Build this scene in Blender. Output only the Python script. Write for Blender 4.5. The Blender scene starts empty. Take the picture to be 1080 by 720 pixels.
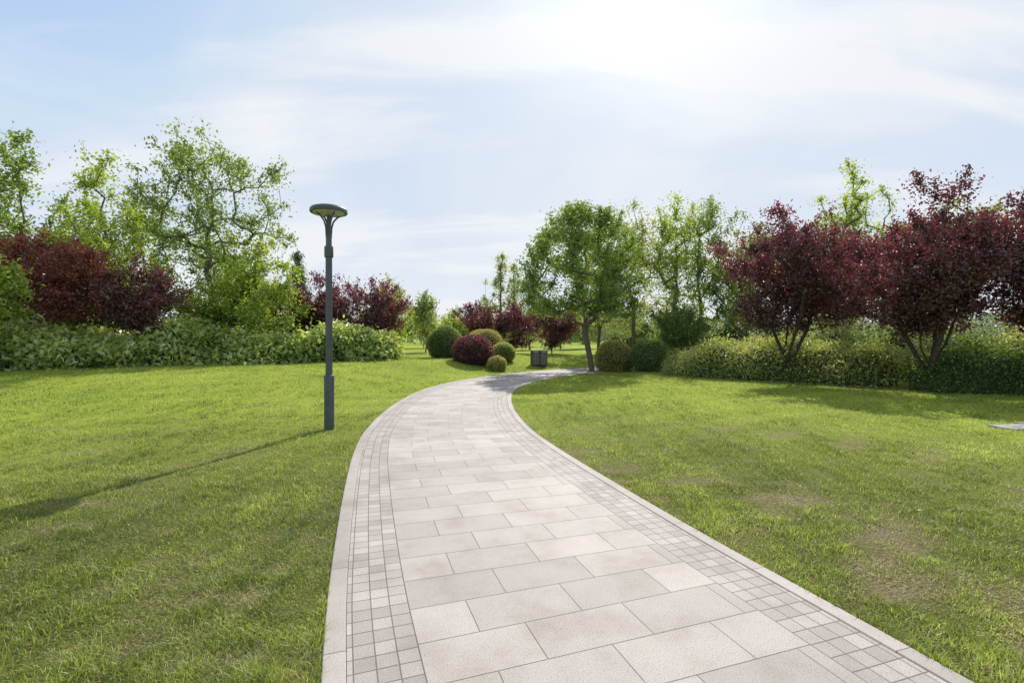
import bpy, math, numpy as np
from mathutils import Vector

scene = bpy.context.scene
COL = scene.collection
rng = np.random.default_rng(11)

# ------------------------------------------------------------------ helpers
def link(ob):
    COL.objects.link(ob); return ob

def make_mesh(name, V, Fs, mats=(), midx=None, smooth=False, attrs=None):
    me = bpy.data.meshes.new(name)
    V = np.asarray(V, dtype=np.float32)
    me.vertices.add(len(V)); me.vertices.foreach_set('co', V.ravel())
    idx = np.concatenate([np.asarray(f).ravel() for f in Fs]).astype(np.int32)
    tot = np.concatenate([np.full(len(f), np.asarray(f).shape[1]) for f in Fs])
    st = np.concatenate([[0], np.cumsum(tot)[:-1]]).astype(np.int32)
    me.loops.add(len(idx)); me.loops.foreach_set('vertex_index', idx)
    me.polygons.add(len(tot)); me.polygons.foreach_set('loop_start', st)
    for m in mats: me.materials.append(m)
    if midx is not None:
        me.polygons.foreach_set('material_index', np.asarray(midx, dtype=np.int32))
    me.update(calc_edges=True)
    me.polygons.foreach_set('use_smooth', np.full(len(tot), bool(smooth)) if np.isscalar(smooth) else np.asarray(smooth))
    if attrs:
        for k, a in attrs.items():
            at = me.attributes.new(k, 'FLOAT', 'POINT')
            at.data.foreach_set('value', np.asarray(a, dtype=np.float32))
    me.update()
    return me

def obj(name, me, label=None, category=None, group=None, kind=None, parent=None, loc=(0,0,0)):
    ob = bpy.data.objects.new(name, me)
    link(ob); ob.location = loc
    if parent is not None: ob.parent = parent
    if label: ob["label"] = label
    if category: ob["category"] = category
    if group: ob["group"] = group
    if kind: ob["kind"] = kind
    return ob

def ss(a, b, x):
    t = np.clip((np.asarray(x, float)-a)/(b-a), 0, 1)
    return t*t*(3-2*t)

def wob(x, y, z=0.0, f=1.0, seed=0):
    r = np.random.default_rng(seed+1000)
    o = 0
    for i in range(7):
        d = r.normal(size=3); d /= np.linalg.norm(d)
        k = f*(0.6+1.9*r.random()); p = r.random()*6.28
        o = o + np.sin(k*(d[0]*x+d[1]*y+d[2]*z)+p)
    return o/3.0

# ------------------------------------------------------------------ materials
def new_mat(name):
    m = bpy.data.materials.new(name); m.use_nodes = True
    nt = m.node_tree; nt.nodes.clear()
    return m, nt, nt.nodes, nt.links

def ramp(nd, stops):
    r = nd.new('ShaderNodeValToRGB'); cr = r.color_ramp
    while len(cr.elements) < len(stops): cr.elements.new(0.5)
    for e, (p, c) in zip(cr.elements, stops):
        e.position = p; e.color = (*c, 1)
    return r

def leaf_mat(name, dark, mid, light, trans=0.45, tcol=(1.35,1.22,0.6), gloss=0.06):
    m, nt, nd, lk = new_mat(name)
    out = nd.new('ShaderNodeOutputMaterial')
    at = nd.new('ShaderNodeAttribute'); at.attribute_name = 'shade'
    r = ramp(nd, [(0.0, dark), (0.5, mid), (1.0, light)])
    lk.new(at.outputs['Fac'], r.inputs[0])
    d = nd.new('ShaderNodeBsdfDiffuse'); lk.new(r.outputs[0], d.inputs['Color'])
    t = nd.new('ShaderNodeBsdfTranslucent')
    mul = nd.new('ShaderNodeVectorMath'); mul.operation = 'MULTIPLY'
    lk.new(r.outputs[0], mul.inputs[0]); mul.inputs[1].default_value = tcol
    lk.new(mul.outputs[0], t.inputs['Color'])
    mx = nd.new('ShaderNodeMixShader'); mx.inputs[0].default_value = trans
    lk.new(d.outputs[0], mx.inputs[1]); lk.new(t.outputs[0], mx.inputs[2])
    g = nd.new('ShaderNodeBsdfGlossy'); g.inputs['Roughness'].default_value = 0.45
    mg = nd.new('ShaderNodeMixShader'); mg.inputs[0].default_value = gloss
    lk.new(mx.outputs[0], mg.inputs[1]); lk.new(g.outputs[0], mg.inputs[2])
    lk.new(mg.outputs[0], out.inputs['Surface'])
    return m

def noise_mat(name, stops, scale=5, rough=0.8, bump=0.0, bscale=30, detail=5, metallic=0.0):
    m, nt, nd, lk = new_mat(name)
    out = nd.new('ShaderNodeOutputMaterial'); p = nd.new('ShaderNodeBsdfPrincipled')
    tc = nd.new('ShaderNodeTexCoord')
    n = nd.new('ShaderNodeTexNoise'); n.inputs['Scale'].default_value = scale; n.inputs['Detail'].default_value = detail
    lk.new(tc.outputs['Object'], n.inputs['Vector'])
    r = ramp(nd, stops); lk.new(n.outputs['Fac'], r.inputs[0])
    lk.new(r.outputs[0], p.inputs['Base Color'])
    p.inputs['Roughness'].default_value = rough; p.inputs['Metallic'].default_value = metallic
    if bump:
        n2 = nd.new('ShaderNodeTexNoise'); n2.inputs['Scale'].default_value = bscale; n2.inputs['Detail'].default_value = 6
        lk.new(tc.outputs['Object'], n2.inputs['Vector'])
        b = nd.new('ShaderNodeBump'); b.inputs['Strength'].default_value = bump; b.inputs['Distance'].default_value = 0.02
        lk.new(n2.outputs['Fac'], b.inputs['Height']); lk.new(b.outputs[0], p.inputs['Normal'])
    lk.new(p.outputs[0], out.inputs['Surface'])
    return m

M_lime  = leaf_mat('leaf_lime',  (.18,.28,.045), (.36,.48,.09), (.54,.63,.18), .58)
M_green = leaf_mat('leaf_green', (.10,.18,.045), (.23,.34,.085), (.40,.50,.17), .55)
M_mid   = leaf_mat('leaf_mid',   (.08,.14,.04), (.18,.27,.07), (.33,.43,.15), .52)
M_pale  = leaf_mat('leaf_pale',  (.20,.27,.10), (.34,.42,.17), (.50,.56,.28), .52)
M_purp  = leaf_mat('leaf_purple',(.045,.020,.028), (.125,.043,.055), (.32,.135,.135), .48, (1.6,.74,.70), .10)
M_red   = leaf_mat('leaf_red',   (.09,.030,.026), (.22,.065,.05), (.40,.15,.11), .5, (1.5,.8,.62), .09)
M_hedge = leaf_mat('leaf_hedge', (.15,.21,.05), (.35,.43,.13), (.60,.65,.33), .52, gloss=.09)
M_broad = leaf_mat('leaf_broad', (.13,.22,.045), (.37,.50,.13), (.66,.73,.34), .52, gloss=.12)
M_dark  = leaf_mat('leaf_dark',  (.05,.09,.025), (.12,.20,.045), (.24,.33,.09), .45)
M_yell  = leaf_mat('leaf_yellow',(.20,.21,.06), (.42,.40,.13), (.60,.56,.24), .42)
M_far_haze   = leaf_mat('leaf_far_haze',   (.17,.22,.17), (.25,.31,.24), (.33,.39,.29), .38)  # pale bluish green: distance haze painted into the leaf colour
M_conif = leaf_mat('leaf_conifer', (.07,.12,.09), (.13,.19,.14), (.20,.27,.19), .35)
M_bark  = noise_mat('bark', [(.3,(.07,.055,.045)), (.7,(.21,.175,.145))], 14, .9, .6, 50)
M_barkd = noise_mat('bark_dark', [(.3,(.035,.026,.023)), (.7,(.11,.08,.072))], 14, .9, .6, 50)
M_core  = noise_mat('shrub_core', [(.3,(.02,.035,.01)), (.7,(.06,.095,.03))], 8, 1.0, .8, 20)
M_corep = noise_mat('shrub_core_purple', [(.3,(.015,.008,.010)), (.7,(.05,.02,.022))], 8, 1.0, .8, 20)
M_metal = noise_mat('painted_metal', [(.35,(.060,.078,.082)), (.7,(.080,.10,.104))], 9, .42, .05, 90, metallic=.2)

# ------------------------------------------------------------------ path centreline
CP = np.array([(4.6,-9),(3.2,-5),(2.25,-2.5),(1.36,0),(.62,2.25),(.29,3.2),(-.03,4.23),(-.40,5.5),(-.79,6.95),(-1.13,8.6),
               (-1.40,11.2),(-1.42,14.0),(-1.10,16.4),(-.42,18.4),(.75,20.7),(2.75,23.4),(5.4,25.7),(9.2,27.6),(15,29),(24,29.5),(40,29)], float)
def catmull(P, n=24):
    out = []
    Q = np.vstack([2*P[0]-P[1], P, 2*P[-1]-P[-2]])
    for i in range(1, len(Q)-2):
        p0,p1,p2,p3 = Q[i-1],Q[i],Q[i+1],Q[i+2]
        for t in np.linspace(0,1,n,endpoint=False):
            out.append(.5*((2*p1)+(-p0+p2)*t+(2*p0-5*p1+4*p2-p3)*t*t+(-p0+3*p1-3*p2+p3)*t**3))
    out.append(P[-1]); return np.array(out)
C = catmull(CP)
sl = np.concatenate([[0], np.cumsum(np.linalg.norm(np.diff(C,axis=0),axis=1))])
S = np.arange(0, sl[-1], .16)
C = np.stack([np.interp(S, sl, C[:,0]), np.interp(S, sl, C[:,1])], 1)
for _ in range(6): C[1:-1] = .25*C[:-2]+.5*C[1:-1]+.25*C[2:]
T = np.gradient(C, axis=0); T /= np.linalg.norm(T,axis=1,keepdims=True)
N = np.stack([T[:,1], -T[:,0]], 1)
HW = 1.43

def path_dist(x, y):
    x = np.asarray(x,float).ravel(); y = np.asarray(y,float).ravel()
    D = np.empty(len(x)); Sd = np.empty(len(x))
    for a in range(0, len(x), 20000):
        xx = x[a:a+20000,None]-C[None,:,0]; yy = y[a:a+20000,None]-C[None,:,1]
        d2 = xx*xx+yy*yy; k = d2.argmin(1); r = np.arange(len(k))
        D[a:a+20000] = np.sqrt(d2[r,k])
        Sd[a:a+20000] = xx[r,k]*N[k,0]+yy[r,k]*N[k,1]
    return D, Sd

def height(x, y):
    x = np.atleast_1d(np.asarray(x,float)); y = np.atleast_1d(np.asarray(y,float))
    D, Sd = path_dist(x, y)
    e = D-HW
    left = .56*ss(.3,4.2,e)*ss(6.5,18,y)*(Sd < 0)
    right = .05*ss(.3,3,e)*(Sd > 0)
    und = .022*wob(x,y,0,.9,5)*ss(.1,1.5,e)
    return left+right+und
def hz(x, y): return float(height([x],[y])[0])

def dryness(x, y):
    a = wob(x,y,0,2.4,21)*.4+wob(x,y,0,8.5,22)*.42+wob(x,y,0,.6,23)*.22
    near = .42*np.exp(-(((x+2.7)/1.7)**2+((y-2.9)/1.3)**2))+.34*np.exp(-(((x-3.6)/1.0)**2+((y-2.9)/.9)**2))
    return np.clip((a-.26+near)*1.2,0,.9)

# ------------------------------------------------------------------ ground
def axis(lo, hi, dlo, dhi, step):
    core = np.arange(dlo, dhi+1e-6, step)
    def out(d0, d1, sgn):
        r=[]; p=d0; s=step
        while abs(p-d0) < abs(d1-d0):
            s*=1.35; p+=sgn*s; r.append(p)
        return r
    return np.array(sorted(out(dlo,lo,-1))+list(core)+out(dhi,hi,1))
gx = axis(-1500,1500,-24,24,.2); gy = axis(-300,2500,0,34,.2)
X, Y = np.meshgrid(gx, gy); n1, n2 = len(gx), len(gy)
Z = height(X.ravel(), Y.ravel())
V = np.stack([X.ravel(), Y.ravel(), Z], 1)
i = np.arange((n2-1)*n1).reshape(n2-1,n1)[:,:-1].ravel()
F = np.stack([i,i+1,i+1+n1,i+n1],1)
m, nt, nd, lk = new_mat('lawn_ground')
out = nd.new('ShaderNodeOutputMaterial'); p = nd.new('ShaderNodeBsdfPrincipled'); p.inputs['Roughness'].default_value=.95
p.inputs['Specular IOR Level'].default_value=.1
tc = nd.new('ShaderNodeTexCoord')
na = nd.new('ShaderNodeTexNoise'); na.inputs['Scale'].default_value=9; na.inputs['Detail'].default_value=10; na.inputs['Roughness'].default_value=.75
lk.new(tc.outputs['Object'], na.inputs['Vector'])
ra = ramp(nd, [(.3,(.14,.19,.022)), (.5,(.28,.355,.045)), (.72,(.42,.48,.09))]); lk.new(na.outputs['Fac'], ra.inputs[0])
nb = nd.new('ShaderNodeTexNoise'); nb.inputs['Scale'].default_value=.35; nb.inputs['Detail'].default_value=4
lk.new(tc.outputs['Object'], nb.inputs['Vector'])
rb = ramp(nd, [(.35,(.8,.85,.8)), (.65,(1.15,1.1,1.0))]); lk.new(nb.outputs['Fac'], rb.inputs[0])
mm = nd.new('ShaderNodeMix'); mm.data_type='RGBA'; mm.blend_type='MULTIPLY'; mm.inputs[0].default_value=1
lk.new(ra.outputs[0], mm.inputs[6]); lk.new(rb.outputs[0], mm.inputs[7])
an = nd.new('ShaderNodeAttribute'); an.attribute_name='soil'
ns_ = nd.new('ShaderNodeTexNoise'); ns_.inputs['Scale'].default_value=60; ns_.inputs['Detail'].default_value=5
lk.new(tc.outputs['Object'], ns_.inputs['Vector'])
rs_ = ramp(nd, [(.35,(.045,.045,.015)), (.6,(.13,.12,.045)), (.75,(.28,.23,.12))]); lk.new(ns_.outputs['Fac'], rs_.inputs[0])
m1 = nd.new('ShaderNodeMix'); m1.data_type='RGBA'; lk.new(an.outputs['Fac'], m1.inputs[0]); lk.new(mm.outputs[2], m1.inputs[6]); lk.new(rs_.outputs[0], m1.inputs[7])
ad = nd.new('ShaderNodeAttribute'); ad.attribute_name='dry'
m2 = nd.new('ShaderNodeMix'); m2.data_type='RGBA'
rs2 = ramp(nd, [(.35,(.10,.085,.045)), (.55,(.26,.21,.12)), (.72,(.42,.36,.22))]); lk.new(ns_.outputs['Fac'], rs2.inputs[0]); lk.new(rs2.outputs[0], m2.inputs[7])
md = nd.new('ShaderNodeMath'); md.operation='MULTIPLY'; md.inputs[1].default_value=.95; lk.new(ad.outputs['Fac'], md.inputs[0])
lk.new(md.outputs[0], m2.inputs[0]); lk.new(m1.outputs[2], m2.inputs[6])
lk.new(m2.outputs[2], p.inputs['Base Color'])
bn = nd.new('ShaderNodeTexNoise'); bn.inputs['Scale'].default_value=45; bn.inputs['Detail'].default_value=6
lk.new(tc.outputs['Object'], bn.inputs['Vector'])
bp = nd.new('ShaderNodeBump'); bp.inputs['Strength'].default_value=.9; bp.inputs['Distance'].default_value=.04
lk.new(bn.outputs['Fac'], bp.inputs['Height']); lk.new(bp.outputs[0], p.inputs['Normal'])
lk.new(p.outputs[0], out.inputs['Surface'])
rr0=np.hypot(V[:,0],V[:,1])
dr = dryness(V[:,0],V[:,1])*(1-ss(6,14,rr0))
obj('ground', make_mesh('ground', V, [F], [m], smooth=True, attrs={'dry':dr,'soil':.85*(1-ss(4,14,rr0))}),
    label="gently rolling green lawn ground", kind='structure', category='ground')

# ------------------------------------------------------------------ grass blades
def make_grass():
    Nn = 640000
    r = np.exp(rng.uniform(np.log(1.35), np.log(30), Nn)); th = rng.uniform(-.98,.98,Nn)
    x = r*np.sin(th); y = r*np.cos(th)
    D, Sd = path_dist(x, y)
    dry = dryness(x,y)*(1-ss(6,14,r))
    cl = wob(x,y,0,9,36)
    k = (D > HW+.003) & (rng.random(Nn) > dry*.8) & (rng.random(Nn) > .55*(cl<-.35))
    x,y,r,D,dry = x[k],y[k],r[k],D[k],dry[k]; n=len(x)
    z = height(x,y)
    tuft = .5+.5*wob(x,y,0,7,31)
    h = (.022+.036*rng.random(n))*(.55+.8*tuft)*(1-.35*dry)*(1+.25*ss(5,25,r))
    edge=(D<HW+.035); h=np.where(edge,h*1.1+.008,h)
    h = np.maximum(h,.011)
    w = .0040*(r/3.0)**.62*(.6+.8*rng.random(n)); w=np.maximum(w,.0028)
    dd = np.clip(dry*rng.uniform(.2,1.3,n)+(rng.random(n)<.15)*rng.uniform(.5,1,n)*(1-.6*ss(6,16,r)),0,1)
    flat = (dd>.5)&(rng.random(n)<.7)
    a = rng.uniform(0,6.283,n); la = rng.uniform(0,6.283,n); lean = h*rng.uniform(.2,1.35,n)
    lean=np.where(flat,h*1.4,lean); hv=np.where(flat,h*.35,h)
    sx,sy = np.cos(a)*w/2, np.sin(a)*w/2
    lx,ly = np.cos(la)*lean, np.sin(la)*lean
    P = np.stack([x,y,z-.004],1)
    s = np.stack([sx,sy,0*sx],1); l = np.stack([lx,ly,0*lx],1); up = np.stack([0*h,0*h,hv],1)
    V = np.stack([P-s, P+s, P+s*.8+l*.3+up*.6, P-s*.8+l*.3+up*.6, P+l+up*.95],1).reshape(-1,3)
    b = np.arange(n)*5
    Fq = np.stack([b,b+1,b+2,b+3],1); Ft = np.stack([b+3,b+2,b+4],1)
    sh = np.clip(rng.normal(.44,.25,n)+.19*wob(x,y,0,.7,33)+.22*wob(x,y,0,3,34)+.18*wob(x,y,0,12,35),0,1)
    m, nt, nd, lk = new_mat('grass_blades')
    out = nd.new('ShaderNodeOutputMaterial')
    at = nd.new('ShaderNodeAttribute'); at.attribute_name='shade'
    a2 = nd.new('ShaderNodeAttribute'); a2.attribute_name='dry'
    rr = ramp(nd, [(0,(.11,.175,.02)), (.5,(.35,.435,.058)), (1,(.64,.69,.16))]); lk.new(at.outputs['Fac'], rr.inputs[0])
    mx = nd.new('ShaderNodeMix'); mx.data_type='RGBA'; mx.inputs[7].default_value=(.56,.47,.27,1)
    lk.new(a2.outputs['Fac'], mx.inputs[0]); lk.new(rr.outputs[0], mx.inputs[6])
    d = nd.new('ShaderNodeBsdfDiffuse'); t = nd.new('ShaderNodeBsdfTranslucent')
    lk.new(mx.outputs[2], d.inputs[0]); lk.new(mx.outputs[2], t.inputs[0])
    ms = nd.new('ShaderNodeMixShader'); ms.inputs[0].default_value=.5
    lk.new(d.outputs[0], ms.inputs[1]); lk.new(t.outputs[0], ms.inputs[2])
    g = nd.new('ShaderNodeBsdfGlossy'); g.inputs['Roughness'].default_value=.5
    mg = nd.new('ShaderNodeMixShader'); mg.inputs[0].default_value=.05
    lk.new(ms.outputs[0], mg.inputs[1]); lk.new(g.outputs[0], mg.inputs[2])
    lk.new(mg.outputs[0], out.inputs['Surface'])
    me = make_mesh('grass', V, [Fq,Ft], [m], smooth=False, attrs={'shade':np.repeat(sh,5),'dry':np.repeat(dd,5)})
    obj('grass', me, label="short mown bright green grass blades of the lawn", category='grass', kind='stuff')
make_grass()

# ------------------------------------------------------------------ paving
def strip(name, t0, t1, z, cols, mats, skirt=0):
    ts = np.linspace(t0, t1, cols+1)
    prof = [(t, z) for t in ts]
    if skirt: prof = [(t0, z-skirt)]+[(t0,z-.006),(t0+.006,z)]+[(t, z) for t in ts[1:-1]]+[(t1-.006,z),(t1,z-.006),(t1,z-skirt)]
    k = len(prof); n = len(C)
    V = np.empty((n,k,3)); 
    for j,(t,zz) in enumerate(prof):
        V[:,j,0]=C[:,0]+N[:,0]*t; V[:,j,1]=C[:,1]+N[:,1]*t; V[:,j,2]=zz
    a = (np.arange(n-1)[:,None]*k+np.arange(k-1)[None]).ravel()
    F = np.stack([a,a+1,a+1+k,a+k],1)
    me = make_mesh(name, V.reshape(-1,3), [F], mats, smooth=False)
    uvl = me.uv_layers.new(name='UVMap')
    U = np.empty((n*k,2)); 
    U[:,0] = np.tile([p[0] for p in prof], n); U[:,1] = np.repeat(S[:n]-S[0], k)
    uvl.data.foreach_set('uv', U[F.ravel()].ravel().astype(np.float32))
    return me

def stone_nodes(nd, lk, colour_socket, uv, amount=1.0):
    sp = nd.new('ShaderNodeTexNoise'); sp.inputs['Scale'].default_value=140; sp.inputs['Detail'].default_value=3; sp.inputs['Roughness'].default_value=.75
    lk.new(uv, sp.inputs['Vector'])
    rs = ramp(nd, [(.34,(.38,.38,.40)), (.47,(.94,.94,.94)), (.60,(1.0,1,1)), (.72,(1.3,1.26,1.24))]); lk.new(sp.outputs['Fac'], rs.inputs[0])
    st = nd.new('ShaderNodeTexNoise'); st.inputs['Scale'].default_value=1.9; st.inputs['Detail'].default_value=7; st.inputs['Roughness'].default_value=.68
    lk.new(uv, st.inputs['Vector'])
    rt = ramp(nd, [(.3,(.76,.73,.69)), (.5,(.97,.955,.94)), (.65,(1.06,1.05,1.03))]); lk.new(st.outputs['Fac'], rt.inputs[0])
    a = nd.new('ShaderNodeMix'); a.data_type='RGBA'; a.blend_type='MULTIPLY'; a.inputs[0].default_value=amount
    lk.new(colour_socket, a.inputs[6]); lk.new(rs.outputs[0], a.inputs[7])
    b = nd.new('ShaderNodeMix'); b.data_type='RGBA'; b.blend_type='MULTIPLY'; b.inputs[0].default_value=1
    lk.new(a.outputs[2], b.inputs[6]); lk.new(rt.outputs[0], b.inputs[7])
    return b.outputs[2], sp.outputs['Fac']

SLAB = .965
m, nt, nd, lk = new_mat('granite_paving'); M_pave = m
out = nd.new('ShaderNodeOutputMaterial'); p = nd.new('ShaderNodeBsdfPrincipled'); p.inputs['Roughness'].default_value=.72
uvn = nd.new('ShaderNodeUVMap'); uvn.uv_map='UVMap'; uv = uvn.outputs[0]
def brick(w, h, off, mort, c1, c2, cm, offs=(0,0,0)):
    mp = nd.new('ShaderNodeMapping'); mp.inputs['Location'].default_value=offs; lk.new(uv, mp.inputs['Vector'])
    b = nd.new('ShaderNodeTexBrick'); lk.new(mp.outputs[0], b.inputs['Vector'])
    b.offset=off; b.offset_frequency=2; b.squash=1
    b.inputs['Scale'].default_value=1; b.inputs['Brick Width'].default_value=w; b.inputs['Row Height'].default_value=h
    b.inputs['Mortar Size'].default_value=mort; b.inputs['Mortar Smooth'].default_value=.25; b.inputs['Bias'].default_value=0
    b.inputs['Color1'].default_value=(*c1,1); b.inputs['Color2'].default_value=(*c2,1); b.inputs['Mortar'].default_value=(*cm,1)
    return b
b1 = brick(.62,.33,.42,.0030,(.375,.338,.308),(.495,.450,.413),(.15,.13,.11),(.37,0,0))
b2 = brick(.107,.107,0,.0034,(.34,.308,.28),(.475,.433,.398),(.15,.13,.11),(SLAB,0,0))
sx = nd.new('ShaderNodeSeparateXYZ'); lk.new(uv, sx.inputs[0])
ab = nd.new('ShaderNodeMath'); ab.operation='ABSOLUTE'; lk.new(sx.outputs[0], ab.inputs[0])
gt = nd.new('ShaderNodeMath'); gt.operation='GREATER_THAN'; gt.inputs[1].default_value=SLAB; lk.new(ab.outputs[0], gt.inputs[0])
mc = nd.new('ShaderNodeMix'); mc.data_type='RGBA'; lk.new(gt.outputs[0], mc.inputs[0]); lk.new(b1.outputs['Color'], mc.inputs[6]); lk.new(b2.outputs['Color'], mc.inputs[7])
mf = nd.new('ShaderNodeMix'); mf.data_type='FLOAT'; lk.new(gt.outputs[0], mf.inputs[0]); lk.new(b1.outputs['Fac'], mf.inputs[2]); lk.new(b2.outputs['Fac'], mf.inputs[3])
sb = nd.new('ShaderNodeMath'); sb.operation='SUBTRACT'; sb.inputs[1].default_value=SLAB; lk.new(ab.outputs[0], sb.inputs[0])
sa = nd.new('ShaderNodeMath'); sa.operation='ABSOLUTE'; lk.new(sb.outputs[0], sa.inputs[0])
lt = nd.new('ShaderNodeMath'); lt.operation='LESS_THAN'; lt.inputs[1].default_value=.0035; lk.new(sa.outputs[0], lt.inputs[0])
mj = nd.new('ShaderNodeMix'); mj.data_type='RGBA'; lk.new(lt.outputs[0], mj.inputs[0]); lk.new(mc.outputs[2], mj.inputs[6]); mj.inputs[7].default_value=(.14,.12,.11,1)
csock, spf = stone_nodes(nd, lk, mj.outputs[2], uv)
lk.new(csock, p.inputs['Base Color'])
inv = nd.new('ShaderNodeMath'); inv.operation='MULTIPLY_ADD'; inv.inputs[1].default_value=-1; inv.inputs[2].default_value=1; lk.new(mf.outputs[0], inv.inputs[0])
ad2 = nd.new('ShaderNodeMath'); ad2.operation='MULTIPLY_ADD'; ad2.inputs[1].default_value=.3; lk.new(spf, ad2.inputs[0]); lk.new(inv.outputs[0], ad2.inputs[2])
bp = nd.new('ShaderNodeBump'); bp.inputs['Strength'].default_value=.8; bp.inputs['Distance'].default_value=.005
lk.new(ad2.outputs[0], bp.inputs['Height']); lk.new(bp.outputs[0], p.inputs['Normal'])
lk.new(p.outputs[0], out.inputs['Surface'])

m, nt, nd, lk = new_mat('granite_kerb'); M_kerb = m
out = nd.new('ShaderNodeOutputMaterial'); p = nd.new('ShaderNodeBsdfPrincipled'); p.inputs['Roughness'].default_value=.7
uvn = nd.new('ShaderNodeUVMap'); uvn.uv_map='UVMap'; uv = uvn.outputs[0]
bk = brick(4,.9,0,.004,(.37,.335,.305),(.46,.42,.385),(.14,.13,.11),(2,0,0))
csock, spf = stone_nodes(nd, lk, bk.outputs['Color'], uv, .9)
lk.new(csock, p.inputs['Base Color'])
lk.new(p.outputs[0], out.inputs['Surface'])

obj('path', strip('path', -1.315, 1.315, .012, 10, [M_pave]), label="curving pale granite slab path with small sett borders", category='path', kind='structure')
for sg in (-1,1):
    a,b = sorted((sg*1.318, sg*HW))
    obj('kerb', strip('kerb', a, b, .018, 2, [M_kerb], skirt=.12), label="flush pale stone kerb edging the curving path", category='kerb', kind='structure', group='kerbs edging the path')

# ------------------------------------------------------------------ leaf geometry
def leaf_quads(P, size, r, up=.6, asp=.55, shade=None):
    n=len(P)
    d = r.normal(size=(n,3)); d[:,2]-=.15; d/=np.linalg.norm(d,axis=1,keepdims=True)
    nn = r.normal(size=(n,3)); nn[:,2]+=up*2; s = np.cross(d,nn); s/=np.linalg.norm(s,axis=1,keepdims=True)+1e-9
    nn = np.cross(s,d)
    L = (size*r.uniform(.65,1.35,n))[:,None]
    f = nn*L*.12
    V = np.stack([P-d*L*.5, P+s*L*asp*.5+f-d*L*.05, P+d*L*.5, P-s*L*asp*.5+f-d*L*.05],1).reshape(-1,3)
    F = np.arange(n*4).reshape(-1,4)
    return V, F, np.repeat(np.clip(shade,0,1),4)

def tubes(P0,P1,R0,R1,k=6):
    n=len(P0); d=P1-P0; d/=np.linalg.norm(d,axis=1,keepdims=True)+1e-9
    a=np.where(np.abs(d[:,2:3])>.9, np.array([[1.,0,0]]), np.array([[0,0,1.]]))
    u=np.cross(d,a); u/=np.linalg.norm(u,axis=1,keepdims=True); v=np.cross(d,u)
    an=np.arange(k)*2*np.pi/k
    ring=u[:,None]*np.cos(an)[None,:,None]+v[:,None]*np.sin(an)[None,:,None]
    V=np.concatenate([P0[:,None]+ring*R0[:,None,None], P1[:,None]+ring*R1[:,None,None]],1).reshape(-1,3)
    b=(np.arange(n)*2*k)[:,None]; j=np.arange(k)[None]; j2=(j+1)%k
    F=np.stack([b+j,b+j2,b+k+j2,b+k+j],2).reshape(-1,4)
    return V,F

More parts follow.
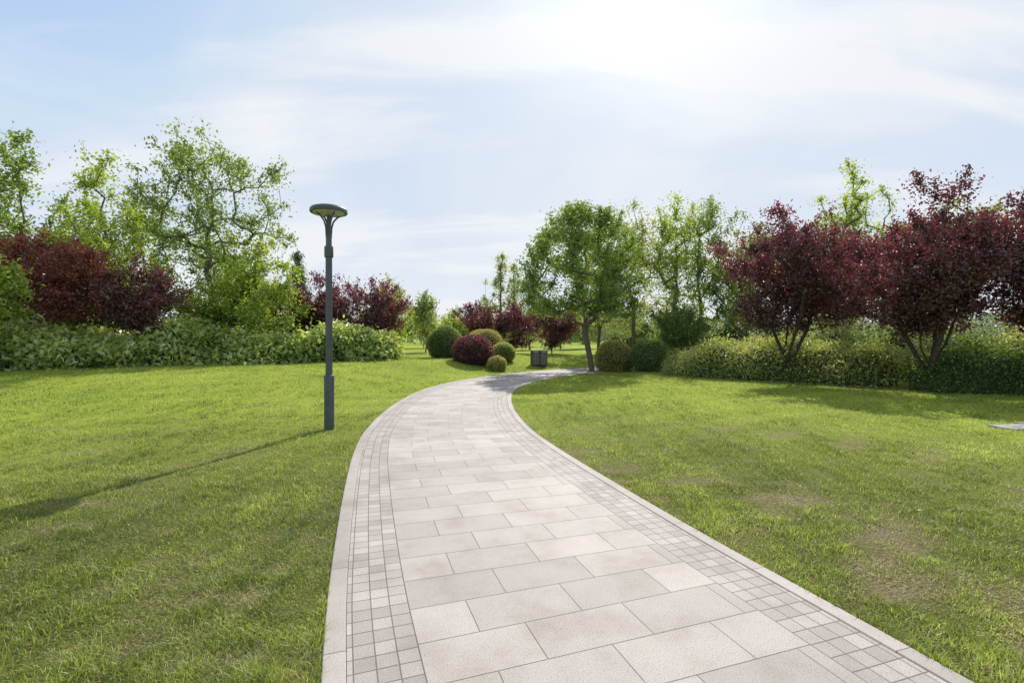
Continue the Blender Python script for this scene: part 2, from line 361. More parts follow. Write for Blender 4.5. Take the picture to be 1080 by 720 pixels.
def tree(x, y, zt, zb, w, leaf, bark, nc, lp, ls, label, name='broadleaf_tree', cat='tree', group=None,
         shape='round', cr=.5, seed=0, off=(0,0), tr=None, fork=None, stems=1, nb=12, wy=None, lq=.6):
    r = np.random.default_rng(seed*17+3)
    z0 = hz(x,y)
    H = zt-z0; B = zb-z0
    nc=int(nc*1.3); ls=ls*1.08
    wy = w if wy is None else wy
    R = np.array([max(w/2-cr*.55,.3), max(wy/2-cr*.55,.3), (H-B)/2-cr*.25]); cc = np.array([off[0],off[1],(H+B)/2])
    pts=[]
    if shape=='cone':
        t=r.random(nc)**1.3; rad=(1-t)*w/2*np.sqrt(r.uniform(.3,1,nc)); a=r.uniform(0,6.28,nc)
        pts=np.stack([rad*np.cos(a),rad*np.sin(a),B+t*(H-B)],1)
    elif shape=='dome':
        # umbrella-shaped shell of foliage clumps with a flat underside
        t=r.random(nc)**.9; a=r.uniform(0,6.28,nc)
        prof=np.sqrt(np.clip(1-(np.clip(t-.22,0,1)/.80)**2,0,1))*np.where(t<.22,.72+.28*(t/.22),1)
        q=np.where(r.random(nc)<.7, r.uniform(.78,1.04,nc), np.sqrt(r.random(nc)))
        b_=1+.10*np.sin(3*a+1.2)+.07*np.sin(5*a+t*6)
        rad=prof*q*b_
        pts=np.stack([rad*np.cos(a)*R[0],rad*np.sin(a)*R[1],(t*2-1)*R[2]],1)+cc
    else:
        lobes=[]
        for i in range(nb):
            d=r.normal(size=3); d[2]=d[2]*.9; d/=np.linalg.norm(d); q=lq*r.uniform(.65,1.15)
            lobes.append((d*q, r.uniform(.28,.46)))
        lobes.append((np.zeros(3),.5)); lobes.append((np.array([0,0,.62]),.34))
        wt=np.array([l[1]**2 for l in lobes]); wt/=wt.sum()
        for i in range(nc):
            c,rr=lobes[r.choice(len(lobes),p=wt)]
            d=r.normal(size=3); d/=np.linalg.norm(d)
            pts.append(c+d*rr*r.random()**.4)
        pts=np.array(pts)
        rr=np.hypot(pts[:,0],pts[:,1]); pts[:,:2]/=np.percentile(rr,93)
        rr=np.hypot(pts[:,0],pts[:,1]); pts[:,:2]*=np.minimum(1,1.08/np.maximum(rr,1e-6))[:,None]
        lo,hi=np.percentile(pts[:,2],3),pts[:,2].max(); pts[:,2]=np.clip((pts[:,2]-lo)/(hi-lo)*2-1,-1,1)
        t=(pts[:,2]+1)/2
        if shape=='vase': k=.66+.42*np.clip(t*1.3,0,1)-.12*np.clip(t-.75,0,1)
        elif shape=='column': k=1.1-.45*np.clip(t,0,1)
        else: k=np.ones(len(pts))
        pts[:,0]*=k; pts[:,1]*=k
        pts=pts*R+cc
    pts[:,2]=np.clip(pts[:,2],B,H)
    if tr is None: tr=.0125*H
    fk = fork if fork else B*.75
    nodes=[]; par=[]
    def add(pt,pa): nodes.append(np.array(pt,float)); par.append(pa); return len(nodes)-1
    root=add((0,0,-.1),-1)
    if shape=='cone' or shape=='column':
        prev=root
        for t in np.linspace(.06,.93,14): prev=add((off[0]*t+r.normal()*.04, off[1]*t+r.normal()*.04, t*H),prev)
        start=2
    else:
        prev=root; ns=max(3,int(fk/.4)); lean=r.normal(size=2)*.05
        for t in np.linspace(0.02,1,ns):
            prev=add((lean[0]*t*fk+r.normal()*.02+off[0]*.25*t, lean[1]*t*fk+r.normal()*.02, t*fk),prev)
        start=max(1,len(nodes)-2)
        top=nodes[prev]
        if stems>1:
            for sidx in range(stems):
                a=sidx*6.283/stems+r.uniform(-.4,.4); pv=prev if sidx%2 else max(1,prev-1)
                base=nodes[pv]; L=(H-fk)*.5
                for q in (.25,.5,.75,1):
                    pv=add(base+np.array([math.cos(a)*w*.24*q**.9, math.sin(a)*w*.24*q**.9, L*q])+r.normal(size=3)*.04,pv)
        else:
            pv=prev
            for q in np.linspace(.12,.75,7):
                pv=add(top+np.array([off[0]*.6*q+r.normal()*.09, r.normal()*.09, (H-fk)*q]),pv)
    order=np.argsort(np.linalg.norm(pts-nodes[prev],axis=1))
    tips=[]
    for i in order:
        p=pts[i]; A=np.array(nodes[start:]); dv=p-A
        dist=np.linalg.norm(dv,axis=1); el=dv[:,2]/(dist+1e-6)
        cost=dist*(1+.9*np.clip(.25-el,0,1.2))
        j=int(cost.argmin())+start
        a=nodes[j]; L=np.linalg.norm(p-a); ns=max(1,int(L/.4)); pv=j
        for q in range(1,ns+1):
            t=q/ns; pt=a+(p-a)*t+np.array([0,0,.10*L*math.sin(t*math.pi)])
            if q<ns: pt=pt+r.normal(size=3)*.05
            pv=add(pt,pv)
        tips.append(pv)
    A=np.array(nodes); par_=np.array(par); cnt=np.zeros(len(A))
    for tpi in tips:
        k=tpi
        while k>=0: cnt[k]+=1; k=par_[k]
    rad=np.maximum(tr*(np.maximum(cnt,.5)/max(cnt.max(),1))**.5,.008)
    ix=np.arange(1,len(A)); P0=A[par_[ix]]; P1=A[ix]
    R1=rad[ix]; R0=np.minimum(rad[par_[ix]],R1*1.3)
    R0[0]*=1.35
    tw=np.array(tips); tp=A[tw]; dirs=tp-np.array([cc[0],cc[1],B]); dirs/=np.linalg.norm(dirs,axis=1,keepdims=True)+1e-9
    dirs=dirs+r.normal(size=dirs.shape)*.35; dirs[:,2]+=.35; dirs/=np.linalg.norm(dirs,axis=1,keepdims=True)
    ext=tp+dirs*(cr*r.uniform(.5,1.3,len(tp)))[:,None]
    P0=np.vstack([P0,tp]); P1=np.vstack([P1,ext]); R0=np.concatenate([R0,np.full(len(tp),.008)]); R1=np.concatenate([R1,np.full(len(tp),.004)])
    TV,TF=tubes(P0,P1,R0,R1,7)
    per=(lp*r.uniform(.45,1.55,len(tp))).astype(int)
    ci=np.repeat(np.arange(len(tp)),per); n=len(ci)
    g=r.normal(size=(n,3))*np.array([.5,.5,.36])*cr
    ta=r.random(n)**1.2
    P=tp[ci]+g
    onT=r.random(n)<.35
    P[onT]=tp[ci][onT]+(ext-tp)[ci][onT]*ta[onT][:,None]+g[onT]*.28
    csh=r.normal(0,.14,len(tp)); 
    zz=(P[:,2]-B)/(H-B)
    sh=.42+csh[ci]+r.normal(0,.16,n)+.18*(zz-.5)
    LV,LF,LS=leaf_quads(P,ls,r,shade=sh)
    e=bpy.data.objects.new(name,None); e.empty_display_size=.5; link(e); e.location=(x,y,z0)
    e['label']=label; e['category']=cat
    if group: e['group']=group
    obj('trunk',make_mesh('trunk',TV,[TF],[bark],smooth=True),parent=e)
    obj('crown',make_mesh('crown',LV,[LF],[leaf],attrs={'shade':LS}),parent=e)
    return e

PG='purple-leaf plum trees beside the lawn'; GG='green park trees'
tree(3.84,23.3,7.75,2.5,6.2,M_green,M_bark,150,165,.125,"round-crowned green shade tree standing beside the path",off=(-.5,0),cr=.58,seed=51,tr=.14,group=GG,shape='dome',fork=2.2)
L1="dark purple-leaved plum tree rising above the hedge"
tree(9.6,17,6.15,1.9,5.0,M_purp,M_barkd,145,170,.095,L1,'plum_tree',group=PG,shape='vase',cr=.46,seed=2,fork=.9,stems=5,tr=.10,nb=18)
tree(14.2,21,7.2,2.4,4.8,M_purp,M_barkd,120,165,.11,L1,'plum_tree',group=PG,shape='vase',cr=.49,seed=3,fork=1.0,stems=5,tr=.10,nb=18)
tree(12.1,14,6.1,1.8,4.8,M_purp,M_barkd,165,180,.09,"large purple-leaved plum tree with several spreading stems",'plum_tree',group=PG,shape='vase',cr=.44,seed=64,fork=.7,stems=6,tr=.11,nb=18)
tree(14.9,13.0,5.7,1.9,4.6,M_purp,M_barkd,145,170,.095,L1,'plum_tree',group=PG,shape='vase',cr=.46,seed=5,fork=.9,stems=5,tr=.10,nb=18)
tree(17.8,20.5,6.8,2.4,4.4,M_purp,M_barkd,90,140,.11,L1,'plum_tree',group=PG,shape='vase',cr=.49,seed=6,fork=.9,stems=4,tr=.10,nb=18)
L2="slender light green tree with thin see-through foliage"
tree(18.0,26,10.8,4.4,3.2,M_lime,M_bark,46,100,.13,L2,group=GG,cr=.5,seed=7,nb=8)
tree(20.4,27,10.0,4,3.4,M_lime,M_bark,42,100,.13,L2,group=GG,cr=.5,seed=8,nb=8)
tree(25,27,9.2,3.5,4.2,M_green,M_bark,50,100,.14,L2,group=GG,cr=.5,seed=9,nb=6)
tree(7.5,30,9.9,2.8,4.6,M_pale,M_bark,65,95,.14,L2,group=GG,cr=.6,seed=10)
tree(9.5,28.5,9.7,2.6,4.2,M_lime,M_bark,65,95,.13,L2,group=GG,cr=.6,seed=11)
tree(11.8,30,10.1,2.6,4.8,M_green,M_bark,75,100,.14,L2,group=GG,cr=.6,seed=12)
tree(13.0,27,8.4,2.2,3.8,M_green,M_bark,60,100,.13,L2,group=GG,cr=.55,seed=13)
tree(5.9,33,9.4,2.6,4.2,M_pale,M_bark,60,95,.15,L2,group=GG,cr=.6,seed=14)
tree(9.0,25.5,3.6,.8,3.2,M_mid,M_bark,65,140,.10,"low dense green bushy tree behind hedge",'small_tree',cr=.4,seed=15,group=GG)
tree(15.5,32,8.0,2.6,4.6,M_green,M_bark,50,100,.16,L2,group=GG,cr=.6,seed=16)
for k,(x,y,zt,w) in enumerate([(-2.3,42,6.6,1.9),(-1.0,43,9.0,2.0),(.2,42,8.0,1.9),(1.6,44,7.2,2.2)]):
    tree(x,y,zt,1.6,w,M_pale,M_bark,36,70,.15,"narrow upright pale green poplar-like tree",'upright_tree',group='narrow upright trees',shape='column',cr=.45,seed=20+k)
for k,(x,y,zt,w) in enumerate([(-2.4,33,3.9,3.8),(.1,34,4.1,3.8),(2.7,33,4.0,3.8)]):
    tree(x,y,zt,1.0,w,M_purp,M_barkd,70,140,.11,"low spreading purple plum tree behind clipped bushes",'plum_tree',group=PG,shape='vase',cr=.46,seed=25+k,fork=.6,stems=4,nb=18)
for k,(x,y,zt,w) in enumerate([(-11.1,25,4.2,4.0),(-9.1,24.5,4.8,4.0),(-7.1,25,4.7,3.8)]):
    tree(x,y,zt,1.2,w,M_purp,M_barkd,90,140,.10,"low spreading purple plum tree behind hedge",'plum_tree',group=PG,shape='vase',cr=.46,seed=30+k,fork=.6,stems=5,nb=18)
tree(-11.4,21.5,5.9,1.7,4.0,M_lime,M_bark,90,130,.13,"bright lime green bushy tree above the hedge",group=GG,cr=.5,seed=34,off=(.1,0),nb=18)
tree(-13.6,22.5,11.0,5.0,6.2,M_green,M_bark,100,95,.13,"tall open-crowned green tree with bare slender trunk",group=GG,cr=.55,seed=57,nb=16,tr=.12)
tree(-17.8,21,9.4,3.4,4.6,M_lime,M_bark,80,95,.14,L2,group=GG,cr=.56,seed=36,nb=14)
tree(-20.4,20,9.9,3.0,4.8,M_green,M_bark,85,100,.14,L2,group=GG,cr=.56,seed=37,nb=14)
tree(-18.6,24.5,8.6,2.4,4.6,M_green,M_bark,70,95,.14,L2,group=GG,cr=.55,seed=38)
tree(-15.9,26,7.6,2.2,4.4,M_green,M_bark,68,95,.14,L2,group=GG,cr=.55,seed=39)
tree(-16.6,18.3,5.2,2.3,3.6,M_red,M_barkd,80,130,.10,"reddish bronze-leaved plum tree above the hedge",'plum_tree',group=PG,shape='vase',cr=.46,seed=40,fork=1.1,stems=4,nb=18)
tree(-19.4,19,5.7,2.1,3.9,M_red,M_barkd,75,130,.10,"reddish bronze-leaved plum tree above the hedge",'plum_tree',group=PG,shape='vase',cr=.46,seed=41,fork=1.1,stems=4,nb=18)
tree(-14.4,18.8,4.6,1.9,3.2,M_purp,M_barkd,80,130,.10,"purple-leaved plum tree leaning over the hedge",'plum_tree',group=PG,shape='vase',cr=.46,seed=42,fork=1.1,stems=4,nb=18)
tree(-16.8,15.6,4.3,2.0,2.3,M_lime,M_bark,45,100,.13,"bright lime green young tree beside the hedge",'small_tree',group=GG,cr=.4,seed=43,tr=.04)
tree(-13.2,21.5,4.1,1.4,3.0,M_lime,M_bark,55,110,.12,"bright lime green young tree beside the hedge",'small_tree',group=GG,cr=.42,seed=44)
tree(-7.9,31,5.4,1.4,3.4,M_lime,M_bark,60,100,.15,L2,group=GG,cr=.5,seed=45)
tree(-6.4,36,4.8,1.2,3.4,M_pale,M_bark,50,100,.16,L2,group=GG,cr=.5,seed=46)
tree(-18.6,42,8.8,1.2,3.4,M_conif,M_bark,110,110,.15,"dark pointed conifer standing beyond the plum trees",'conifer',group=None,shape='cone',cr=.45,seed=47)
tree(-22.8,24,8.4,2.4,5.2,M_green,M_bark,65,100,.15,L2,group=GG,cr=.5,seed=48)
L3="small green tree standing far across the lawn"
for k,(x,y,zt,w,mt) in enumerate([(-9.5,52,4.6,5.2,M_pale),(-6.0,50,4.3,4.6,M_lime),(-11.5,46,5.0,4.6,M_green),(4.6,46,4.6,5,M_pale),(8,50,5.0,5.5,M_green),(12,48,5.4,5.5,M_pale),(17,50,5.6,6,M_green),(30,44,5.6,6,M_pale),(-2.8,58,4.6,6,M_pale),(1.8,60,4.6,6,M_green)]):
    tree(x,y,zt,1.3,w,mt,M_bark,45,55,.25,L3,group=GG,cr=.75,seed=70+k,nb=18)

# ------------------------------------------------------------------ hedges and bushes
def hedge(name, pts, w, hgt, leaf, n, ls, label, cat='hedge', lump=.16, lf=1.1, seed=0, core=M_core, kind=None, group=None, fuzz=.06, corescale=.84, ex=.6, up=.7):
    r=np.random.default_rng(seed+500)
    pts=np.array(pts,float); L=np.concatenate([[0],np.cumsum(np.linalg.norm(np.diff(pts[:,:2],axis=0),axis=1))])
    def at(s):
        x=np.interp(s,L,pts[:,0]); y=np.interp(s,L,pts[:,1]); e=.3
        tx=np.interp(s+e,L,pts[:,0])-np.interp(s-e,L,pts[:,0]); ty=np.interp(s+e,L,pts[:,1])-np.interp(s-e,L,pts[:,1])
        q=np.hypot(tx,ty)+1e-9; return x,y,ty/q,-tx/q
    def surf(s,phi,k):
        x,y,nx,ny=at(s)
        endf=np.clip(np.minimum(s,L[-1]-s)/(w*.5),0,1); endf=np.sqrt(1-(1-endf)**2)*.97+.03
        cx=np.sign(np.cos(phi))*np.abs(np.cos(phi))**ex; sz=np.abs(np.sin(phi))**ex
        lx=wob(x,y,0,lf,seed+60); 
        bump=1+lump*wob(x+cx*w*.4,y,sz*hgt,lf*1.8,seed+61)+lump*.5*wob(x+cx*w*.4,y,sz*hgt,lf*5,seed+63)
        o=cx*w/2*bump*k*endf; zz=sz*hgt*(1+lump*lx)*bump*k*(.55+.45*endf)
        px=x+nx*o; py=y+ny*o
        return px,py,zz
    ns=max(8,int(L[-1]/.25)); npi=14
    s,ph=np.meshgrid(np.linspace(0,L[-1],ns),np.linspace(-.05,math.pi+.05,npi),indexing='ij')
    cx,cy,cz=surf(s.ravel(),ph.ravel(),corescale)
    gz=height(cx,cy); CV=np.stack([cx,cy,gz+np.where((ph.ravel()<0)|(ph.ravel()>math.pi),-.05,cz)],1)
    a=(np.arange(ns-1)[:,None]*npi+np.arange(npi-1)[None]).ravel(); CF=np.stack([a,a+npi,a+npi+1,a+1],1)
    sL=r.uniform(0,L[-1],n); pL=r.uniform(0,math.pi,n)
    k=1-np.abs(r.normal(0,.09,n))+r.random(n)*.05+(r.random(n)<.08)*r.random(n)*.24
    x,y,z=surf(sL,pL,k); z=z+height(x,y)
    P=np.stack([x,y,z],1)+r.normal(size=(n,3))*fuzz
    P[:,2]=np.maximum(P[:,2],height(P[:,0],P[:,1])+.02)
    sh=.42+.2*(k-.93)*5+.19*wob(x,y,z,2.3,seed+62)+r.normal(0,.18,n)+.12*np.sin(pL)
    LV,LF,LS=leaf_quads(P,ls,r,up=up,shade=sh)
    V=np.vstack([CV,LV]); F=np.vstack([CF,LF+len(CV)])
    mid=np.concatenate([np.zeros(len(CF)),np.ones(len(LF))])
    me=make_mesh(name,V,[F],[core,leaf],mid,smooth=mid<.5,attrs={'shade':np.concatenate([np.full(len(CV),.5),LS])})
    return obj(name,me,label=label,category=cat,kind=kind,group=group)

def ball(x,y,w,h,leaf,core,label,n=7000,ls=.06,seed=0,group='clipped round bushes'):
    r=np.random.default_rng(seed+900)
    nu,nv=24,14
    th,ph=np.meshgrid(np.linspace(0,2*math.pi,nu,endpoint=False),np.linspace(0,math.pi*.78,nv),indexing='ij')
    def sf(th,ph,k):
        bx=np.sin(ph)*np.cos(th); by=np.sin(ph)*np.sin(th); bz=np.cos(ph)
        b=(1+.05*wob(bx*2,by*2,bz*2,1.8,seed))*k
        zc=h*.42
        return bx*w/2*b, by*w/2*b, zc+np.where(bz>0,bz*h*.58,bz*h*.62)*b
    a,b_,c=sf(th.ravel(),ph.ravel(),.9); CV=np.stack([a,b_,c],1)
    i,j=np.meshgrid(np.arange(nu),np.arange(nv-1),indexing='ij'); i2=(i+1)%nu
    CF=np.stack([i*nv+j,i*nv+j+1,i2*nv+j+1,i2*nv+j],2).reshape(-1,4)
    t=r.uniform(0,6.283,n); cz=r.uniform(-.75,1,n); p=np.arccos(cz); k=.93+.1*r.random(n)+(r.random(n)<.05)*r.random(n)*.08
    a,b_,c=sf(t,p,k); c=np.maximum(c,.03)
    P=np.stack([a,b_,c],1)+r.normal(size=(n,3))*.018
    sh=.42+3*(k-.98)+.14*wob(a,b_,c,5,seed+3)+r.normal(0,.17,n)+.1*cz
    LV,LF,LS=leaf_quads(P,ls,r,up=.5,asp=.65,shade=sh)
    V=np.vstack([CV,LV]); F=np.vstack([CF,LF+len(CV)]); mid=np.concatenate([np.zeros(len(CF)),np.ones(len(LF))])
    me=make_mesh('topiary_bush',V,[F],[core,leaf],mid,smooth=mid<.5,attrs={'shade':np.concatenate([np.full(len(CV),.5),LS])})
    return obj('topiary_bush',me,label=label,category='bush',group=group,loc=(x,y,hz(x,y)-.03))

hedge('hedge',[(-21,16),(-18.3,17),(-14,19.2),(-9.5,21.7),(-5.6,23.6)],2.9,1.30,M_broad,30000,.22,"long broad-leaved light green hedge bordering the lawn",lump=.2,seed=1,fuzz=.16,ex=.95,up=1.0)
hedge('shrub_undergrowth',[(-27,21),(-19,21.5),(-14,23.5),(-9,26),(-7,27.5)],3.0,1.9,M_mid,26000,.16,"tangled green shrubs growing behind the hedge and trees",cat='shrubs',lump=.3,seed=2,fuzz=.25,kind='stuff')
hedge('hedge',[(-8.5,22.6),(-6.6,24.4)],1.8,1.35,M_mid,5000,.1,"short dark green hedge at the end of the border",seed=3,lump=.08)
hedge('hedge',[(7.0,21.6),(8.6,19.6),(10.6,17.3),(12.6,15.8)],2.2,1.2,M_hedge,26000,.09,"loose light green flowering hedge along the lawn edge",lump=.22,seed=4,fuzz=.12,ex=.9,up=.9)
hedge('hedge',[(12.0,14.6),(13.4,13.7),(15.0,13.0)],1.9,1.3,M_dark,13000,.08,"dense dark green hedge under the purple plum trees",lump=.18,seed=5,fuzz=.09,ex=.75)
hedge('hedge',[(14.4,15.0),(16.0,13.2),(19,12.2),(24,11.5)],2.2,1.5,M_hedge,22000,.095,"tall loose yellow-green hedge beside the lawn",lump=.2,seed=6,fuzz=.12,ex=.85,up=.9)
hedge('hedge',[(9.2,21.6),(12.5,19.3),(15.5,17.8),(19.5,17)],1.8,1.45,M_hedge,15000,.11,"mid green hedge row behind the front hedge",lump=.24,seed=7,fuzz=.16)
hedge('shrub_undergrowth',[(6.5,31.5),(10,31.5),(16,28.5),(22,25),(30,21)],2.6,1.75,M_mid,22000,.16,"tangled green shrubs growing among the trees",cat='shrubs',lump=.40,seed=8,fuzz=.28,kind='stuff')

ball(-3.6,26.2,1.95,1.75,M_mid,M_core,"round clipped grey-green bush on the grass mound",seed=1,n=9000)
ball(-1.95,24.2,2.05,1.45,M_purp,M_corep,"low dome-shaped purple clipped bush on grass",seed=2,n=9000)
ball(-.72,23.2,.9,.72,M_yell,M_core,"small round yellow-green clipped bush beside path",seed=3,n=3500,ls=.05)
ball(-1.6,28,2.2,1.6,M_yell,M_core,"broad yellow-green clipped dome bush behind purple bush",seed=4)
ball(-.5,26.3,1.3,1.0,M_hedge,M_core,"small green clipped bush behind the path edge",seed=5,n=5000)
ball(-8.4,23.2,1.5,1.75,M_mid,M_core,"round clipped dark green bush in the hedge end",seed=6,n=6000)
ball(-6.9,25.2,1.1,1.5,M_yell,M_core,"small yellow-green clipped bush behind the hedge",seed=7,n=4000)
ball(5.05,23.9,1.95,1.5,M_yell,M_core,"round yellow-brown clipped bush beside the shade tree",seed=8,n=9000)
ball(6.55,22.9,1.85,1.6,M_mid,M_core,"round dark green clipped bush beside the hedge",seed=9,n=8000)

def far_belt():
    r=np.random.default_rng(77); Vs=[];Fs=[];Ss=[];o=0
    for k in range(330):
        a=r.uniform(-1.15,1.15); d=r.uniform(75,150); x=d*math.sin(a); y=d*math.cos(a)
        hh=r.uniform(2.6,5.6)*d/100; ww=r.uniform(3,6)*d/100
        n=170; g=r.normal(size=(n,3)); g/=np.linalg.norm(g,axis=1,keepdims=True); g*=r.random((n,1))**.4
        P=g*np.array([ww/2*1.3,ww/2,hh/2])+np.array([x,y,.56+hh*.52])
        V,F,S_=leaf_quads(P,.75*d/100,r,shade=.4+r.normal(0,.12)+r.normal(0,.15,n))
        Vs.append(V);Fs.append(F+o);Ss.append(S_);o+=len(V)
    obj('distant_woodland',make_mesh('distant_woodland',np.vstack(Vs),[np.vstack(Fs)],[M_far_haze],attrs={'shade':np.concatenate(Ss)}),
        label="haze-tinted low belt of distant trees on the horizon",category='woodland',kind='stuff')
far_belt()

# ------------------------------------------------------------------ street lamp
def lathe(prof, seg=32):
    prof=np.array(prof,float); k=len(prof); an=np.arange(seg)*2*np.pi/seg
    V=np.stack([prof[:,0][None]*np.cos(an)[:,None],prof[:,0][None]*np.sin(an)[:,None],np.tile(prof[:,1],(seg,1))],2).reshape(-1,3)
    i,j=np.meshgrid(np.arange(seg),np.arange(k-1),indexing='ij'); i2=(i+1)%seg
    F=np.stack([i*k+j,i2*k+j,i2*k+j+1,i*k+j+1],2).reshape(-1,4)
    return V,F
lx,ly=-3.216,8.5; lz=hz(lx,ly)
e=bpy.data.objects.new('street_lamp',None); link(e); e.location=(lx,ly,lz)
e['label']="dark grey garden lamp post with flat disc head on the lawn"; e['category']='street lamp'
def part(name,prof,mat,seg=32,parent=e,smooth=True):
    V,F=lathe(prof,seg); me=make_mesh(name,V,[F],[mat],smooth=smooth)
    ob=obj(name,me,parent=parent)
    md=ob.modifiers.new('edge','EDGE_SPLIT'); md.split_angle=math.radians(35)
    return ob
part('base_sleeve',[(0,-.1),(.086,-.1),(.086,.92),(.080,.945),(.061,.955),(.0,.955)],M_metal)
part('pole',[(.0,.95),(.0575,.95),(.0555,3.02),(.0,3.02)],M_metal)
part('collar',[(.0,3.015),(.072,3.015),(.076,3.03),(.076,3.19),(.070,3.21),(.05,3.215),(.05,3.40),(.047,3.415),(0,3.415)],M_metal)
m,nt,nd,lk=new_mat('frosted_lens'); out=nd.new('ShaderNodeOutputMaterial'); p=nd.new('ShaderNodeBsdfPrincipled')
p.inputs['Base Color'].default_value=(.30,.34,.33,1); p.inputs['Roughness'].default_value=.3
nn=nd.new('ShaderNodeTexNoise'); nn.inputs['Scale'].default_value=30; bb=nd.new('ShaderNodeBump'); bb.inputs['Strength'].default_value=.1
lk.new(nn.outputs['Fac'],bb.inputs['Height']); lk.new(bb.outputs[0],p.inputs['Normal']); lk.new(p.outputs[0],out.inputs['Surface']); M_glass=m
head=part('lamp_head',[(0,3.915),(.10,3.912),(.22,3.90),(.29,3.875),(.313,3.85),(.315,3.80),(.305,3.79),(.285,3.79),(.283,3.815),(0,3.815)],M_metal,48)
part('lens',[(0,3.812),(.275,3.812),(.272,3.79),(.20,3.765),(.11,3.75),(0,3.745)],M_glass,48,parent=head)
for k in range(4):
    a=math.pi/4+k*math.pi/2; pr=[(.042,3.36),(.052,3.54),(.085,3.65),(.15,3.73),(.24,3.79)]
    Q=np.array([(q[0]*math.cos(a),q[0]*math.sin(a),q[1]) for q in pr])
    V,F=tubes(Q[:-1],Q[1:],np.full(4,.015),np.full(4,.015),10)
    obj('arm',make_mesh('arm',V,[F],[M_metal],smooth=True),parent=e)
part('bulb_housing',[(0,3.41),(.022,3.41),(.022,3.62),(.035,3.68),(.035,3.75),(0,3.75)],M_metal,24)
def box(name,cx,cy,cz,sx,sy,sz,mat,parent=None,bev=.01,**kw):
    import bmesh
    bm=bmesh.new(); bmesh.ops.create_cube(bm,size=1)
    for v in bm.verts: v.co=(v.co.x*sx+cx,v.co.y*sy+cy,v.co.z*sz+cz)
    if bev: bmesh.ops.bevel(bm,geom=list(bm.edges),offset=bev,segments=2,affect='EDGES',profile=.5)
    me=bpy.data.meshes.new(name); bm.to_mesh(me); bm.free(); me.materials.append(mat)
    return obj(name,me,parent=parent,**kw)
box('access_hatch',0,-.083,.55,.07,.014,.26,M_metal,parent=e,bev=.004)

# ------------------------------------------------------------------ litter bin
bx,by=1.45,26.0
e=bpy.data.objects.new('litter_bin',None); link(e); e.location=(bx,by,hz(bx,by)); e.rotation_euler=(0,0,math.radians(12))
e['label']="grey-green twin litter bin with slatted sides beside the path"; e['category']='litter bin'
M_bin=noise_mat('bin_paint',[(.35,(.16,.17,.145)),(.7,(.23,.24,.21))],6,.6,.1,60)
M_bind=noise_mat('bin_dark',[(.35,(.03,.032,.032)),(.7,(.06,.062,.062))],6,.6)
M_steel=noise_mat('bin_steel',[(.35,(.35,.36,.36)),(.7,(.45,.46,.46))],12,.4,metallic=.6)
for cx in (-.22,.22):
    b=box('compartment',cx,0,.40,.40,.42,.68,M_bind,parent=e)
    for k in range(6):
        box('slat',cx-.165+k*.066,-.218,.40,.046,.016,.62,M_bin,parent=b,bev=.003)
    box('opening',cx,-.214,.77,.26,.02,.07,M_steel,parent=e,bev=.004)
box('lid',0,0,.835,.92,.50,.05,M_bin,parent=e)
box('post',0,0,.79,.86,.38,.09,M_bind,parent=e)
box('plinth',0,0,.03,.84,.40,.06,M_bind,parent=e)

# ------------------------------------------------------------------ stepping stones & litter
M_stone=noise_mat('stepping_stone',[(.3,(.22,.21,.20)),(.7,(.40,.39,.37))],7,.85,.4,40)
for k,(x,y,a) in enumerate([(8.75,8.35,.2),(9.6,8.7,.1),(10.5,9.1,.25)]):
    ob=box('stepping_stone',0,0,0,.75,.42,.08,M_stone,bev=.012,label="flat grey stepping stone set into the lawn",category='stepping stone',group='stepping stones in the lawn',loc=(x,y,hz(x,y)-.005))
    ob.rotation_euler=(0,0,a)
r=np.random.default_rng(5); n=120
a=r.uniform(-.9,.9,n); d=np.exp(r.uniform(np.log(2.0),np.log(14),n)); x=d*np.sin(a); y=d*np.cos(a)
D,_=path_dist(x,y); z=height(x,y)+.032
k=(D>HW+.05)
P=np.stack([x,y,z],1)[k]
LV,LF,LS=leaf_quads(P,.038,r,up=4,asp=.6,shade=r.random(len(P)))
LV[:,2]=np.repeat(P[:,2],4)+(LV[:,2]-np.repeat(P[:,2],4))*.2
M_fall=leaf_mat('leaf_fallen',(.12,.08,.03),(.26,.18,.07),(.36,.30,.12),.2)
obj('fallen_leaves',make_mesh('fallen_leaves',LV,[LF],[M_fall],attrs={'shade':LS}),label="scattered small dry fallen leaves on the lawn",category='leaves',kind='stuff')

# ------------------------------------------------------------------ world & sun
EL,AZ=math.radians(42),math.radians(16.5)
SD=Vector((math.sin(AZ)*math.cos(EL),math.cos(AZ)*math.cos(EL),math.sin(EL)))
w=bpy.data.worlds.new("World"); scene.world=w; w.use_nodes=True
nt=w.node_tree; nd=nt.nodes; lk=nt.links; nd.clear()
out=nd.new('ShaderNodeOutputWorld'); bg=nd.new('ShaderNodeBackground'); bg.inputs['Strength'].default_value=.14
sk=nd.new('ShaderNodeTexSky'); sk.sky_type='NISHITA'; sk.sun_disc=False; sk.sun_elevation=EL; sk.sun_rotation=AZ
sk.air_density=1.0; sk.dust_density=.5; sk.ozone_density=1.5
tc=nd.new('ShaderNodeTexCoord')
sx=nd.new('ShaderNodeSeparateXYZ'); lk.new(tc.outputs['Generated'],sx.inputs[0])
def M(op,a,b=None,c=None):
    n=nd.new('ShaderNodeMath'); n.operation=op
    for i,v in enumerate((a,b,c)):
        if v is None: continue
        if isinstance(v,(int,float)): n.inputs[i].default_value=v
        else: lk.new(v,n.inputs[i])
    return n.outputs[0]
zc=M('ADD',M('MAXIMUM',sx.outputs[2],0.0),.30)
px=M('DIVIDE',sx.outputs[0],zc); py=M('DIVIDE',sx.outputs[1],zc)
cb=nd.new('ShaderNodeCombineXYZ'); lk.new(px,cb.inputs[0]); lk.new(py,cb.inputs[1])
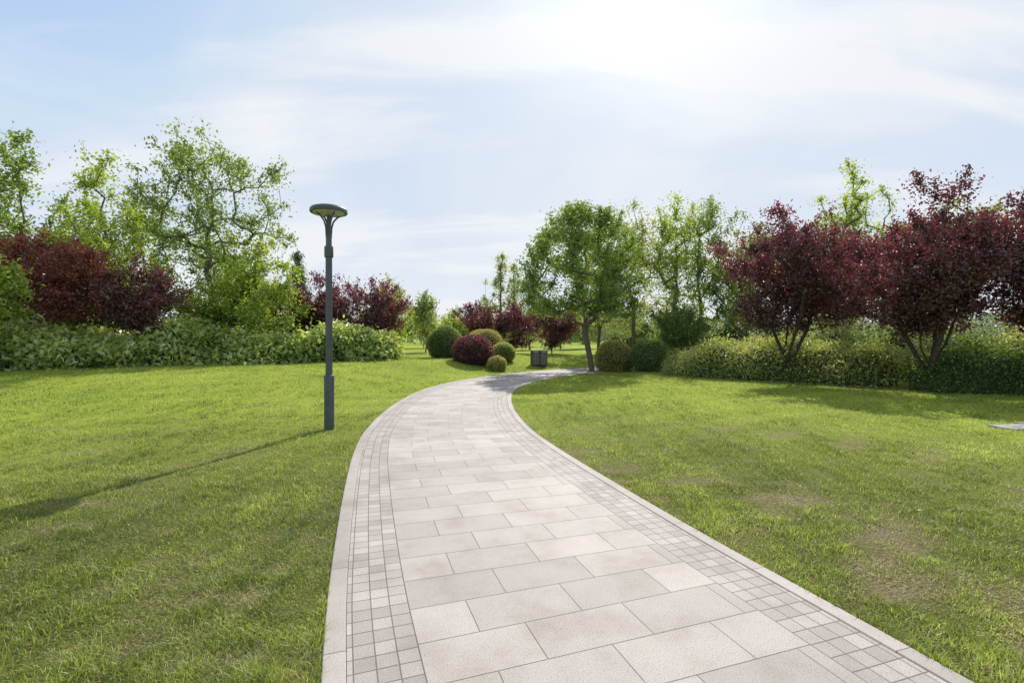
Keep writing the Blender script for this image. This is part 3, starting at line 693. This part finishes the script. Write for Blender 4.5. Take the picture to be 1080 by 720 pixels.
def cloud(rot,scl,loc,scale,lo,hi,dist=.6,rough=.55):
    mp=nd.new('ShaderNodeMapping'); mp.inputs['Rotation'].default_value=(0,0,math.radians(rot)); mp.inputs['Scale'].default_value=scl; mp.inputs['Location'].default_value=loc
    lk.new(cb.outputs[0],mp.inputs[0])
    n1=nd.new('ShaderNodeTexNoise'); n1.inputs['Scale'].default_value=scale; n1.inputs['Detail'].default_value=9; n1.inputs['Roughness'].default_value=rough; n1.inputs['Distortion'].default_value=dist
    lk.new(mp.outputs[0],n1.inputs['Vector'])
    r1=ramp(nd,[(lo,(0,0,0)),(hi,(1,1,1))]); r1.color_ramp.interpolation='EASE'; lk.new(n1.outputs['Fac'],r1.inputs[0])
    return r1.outputs[0]
c1=cloud(-42,(.50,2.2,1),(2.3,.7,0),1.2,.44,.68,.5)
c2=cloud(-20,(1.0,1.2,1),(4.1,2.2,0),.9,.40,.70,.9)
vd=nd.new('ShaderNodeVectorMath'); vd.operation='DOT_PRODUCT'; lk.new(tc.outputs['Generated'],vd.inputs[0]); vd.inputs[1].default_value=tuple(SD)
dp=M('MAXIMUM',vd.outputs['Value'],0.0)
g1=M('MULTIPLY',M('POWER',dp,8.0),.62); g2=M('MULTIPLY',M('POWER',dp,34.0),1.0)
hz_=M('MULTIPLY',M('POWER',M('SUBTRACT',1.0,M('MAXIMUM',sx.outputs[2],0.0)),4.5),.85)
cl=M('MINIMUM',M('ADD',M('MULTIPLY',c1,.65),M('MULTIPLY',c2,.34)),.95)
fac=M('MINIMUM',M('ADD',M('ADD',cl,.15),M('ADD',g1,hz_)),1.0)
skv=nd.new('ShaderNodeVectorMath'); skv.operation='MULTIPLY'; lk.new(sk.outputs[0],skv.inputs[0]); skv.inputs[1].default_value=(1.5,1.45,1.4)
skc=nd.new('ShaderNodeVectorMath'); skc.operation='MINIMUM'; lk.new(skv.outputs[0],skc.inputs[0]); skc.inputs[1].default_value=(3.6,4.7,6.3)
mx=nd.new('ShaderNodeMix'); mx.data_type='RGBA'; lk.new(fac,mx.inputs[0])
lk.new(skc.outputs[0],mx.inputs[6]); mx.inputs[7].default_value=(6.2,6.4,6.7,1)
gl=nd.new('ShaderNodeCombineXYZ'); gv=M('MULTIPLY',g2,2.2)
for i in range(3): lk.new(gv,gl.inputs[i])
va=nd.new('ShaderNodeVectorMath'); va.operation='ADD'; lk.new(mx.outputs[2],va.inputs[0]); lk.new(gl.outputs[0],va.inputs[1])
lk.new(va.outputs[0],bg.inputs['Color']); lk.new(bg.outputs[0],out.inputs['Surface'])

sd=bpy.data.lights.new('sun','SUN'); sd.energy=5.0; sd.angle=math.radians(.5); sd.color=(1,.955,.88)
so=bpy.data.objects.new('sun',sd); link(so); so.rotation_euler=SD.to_track_quat('Z','Y').to_euler(); so.location=(0,0,30)

cam=bpy.data.cameras.new('camera'); co=bpy.data.objects.new('camera',cam); link(co)
cam.lens=17; cam.sensor_width=36; cam.clip_end=6000; cam.clip_start=.05
co.location=(0,0,1.6); co.rotation_euler=(math.radians(90-.34),0,0)
scene.camera=co
scene.view_settings.view_transform='Standard'; scene.view_settings.look='None'; scene.view_settings.exposure=0
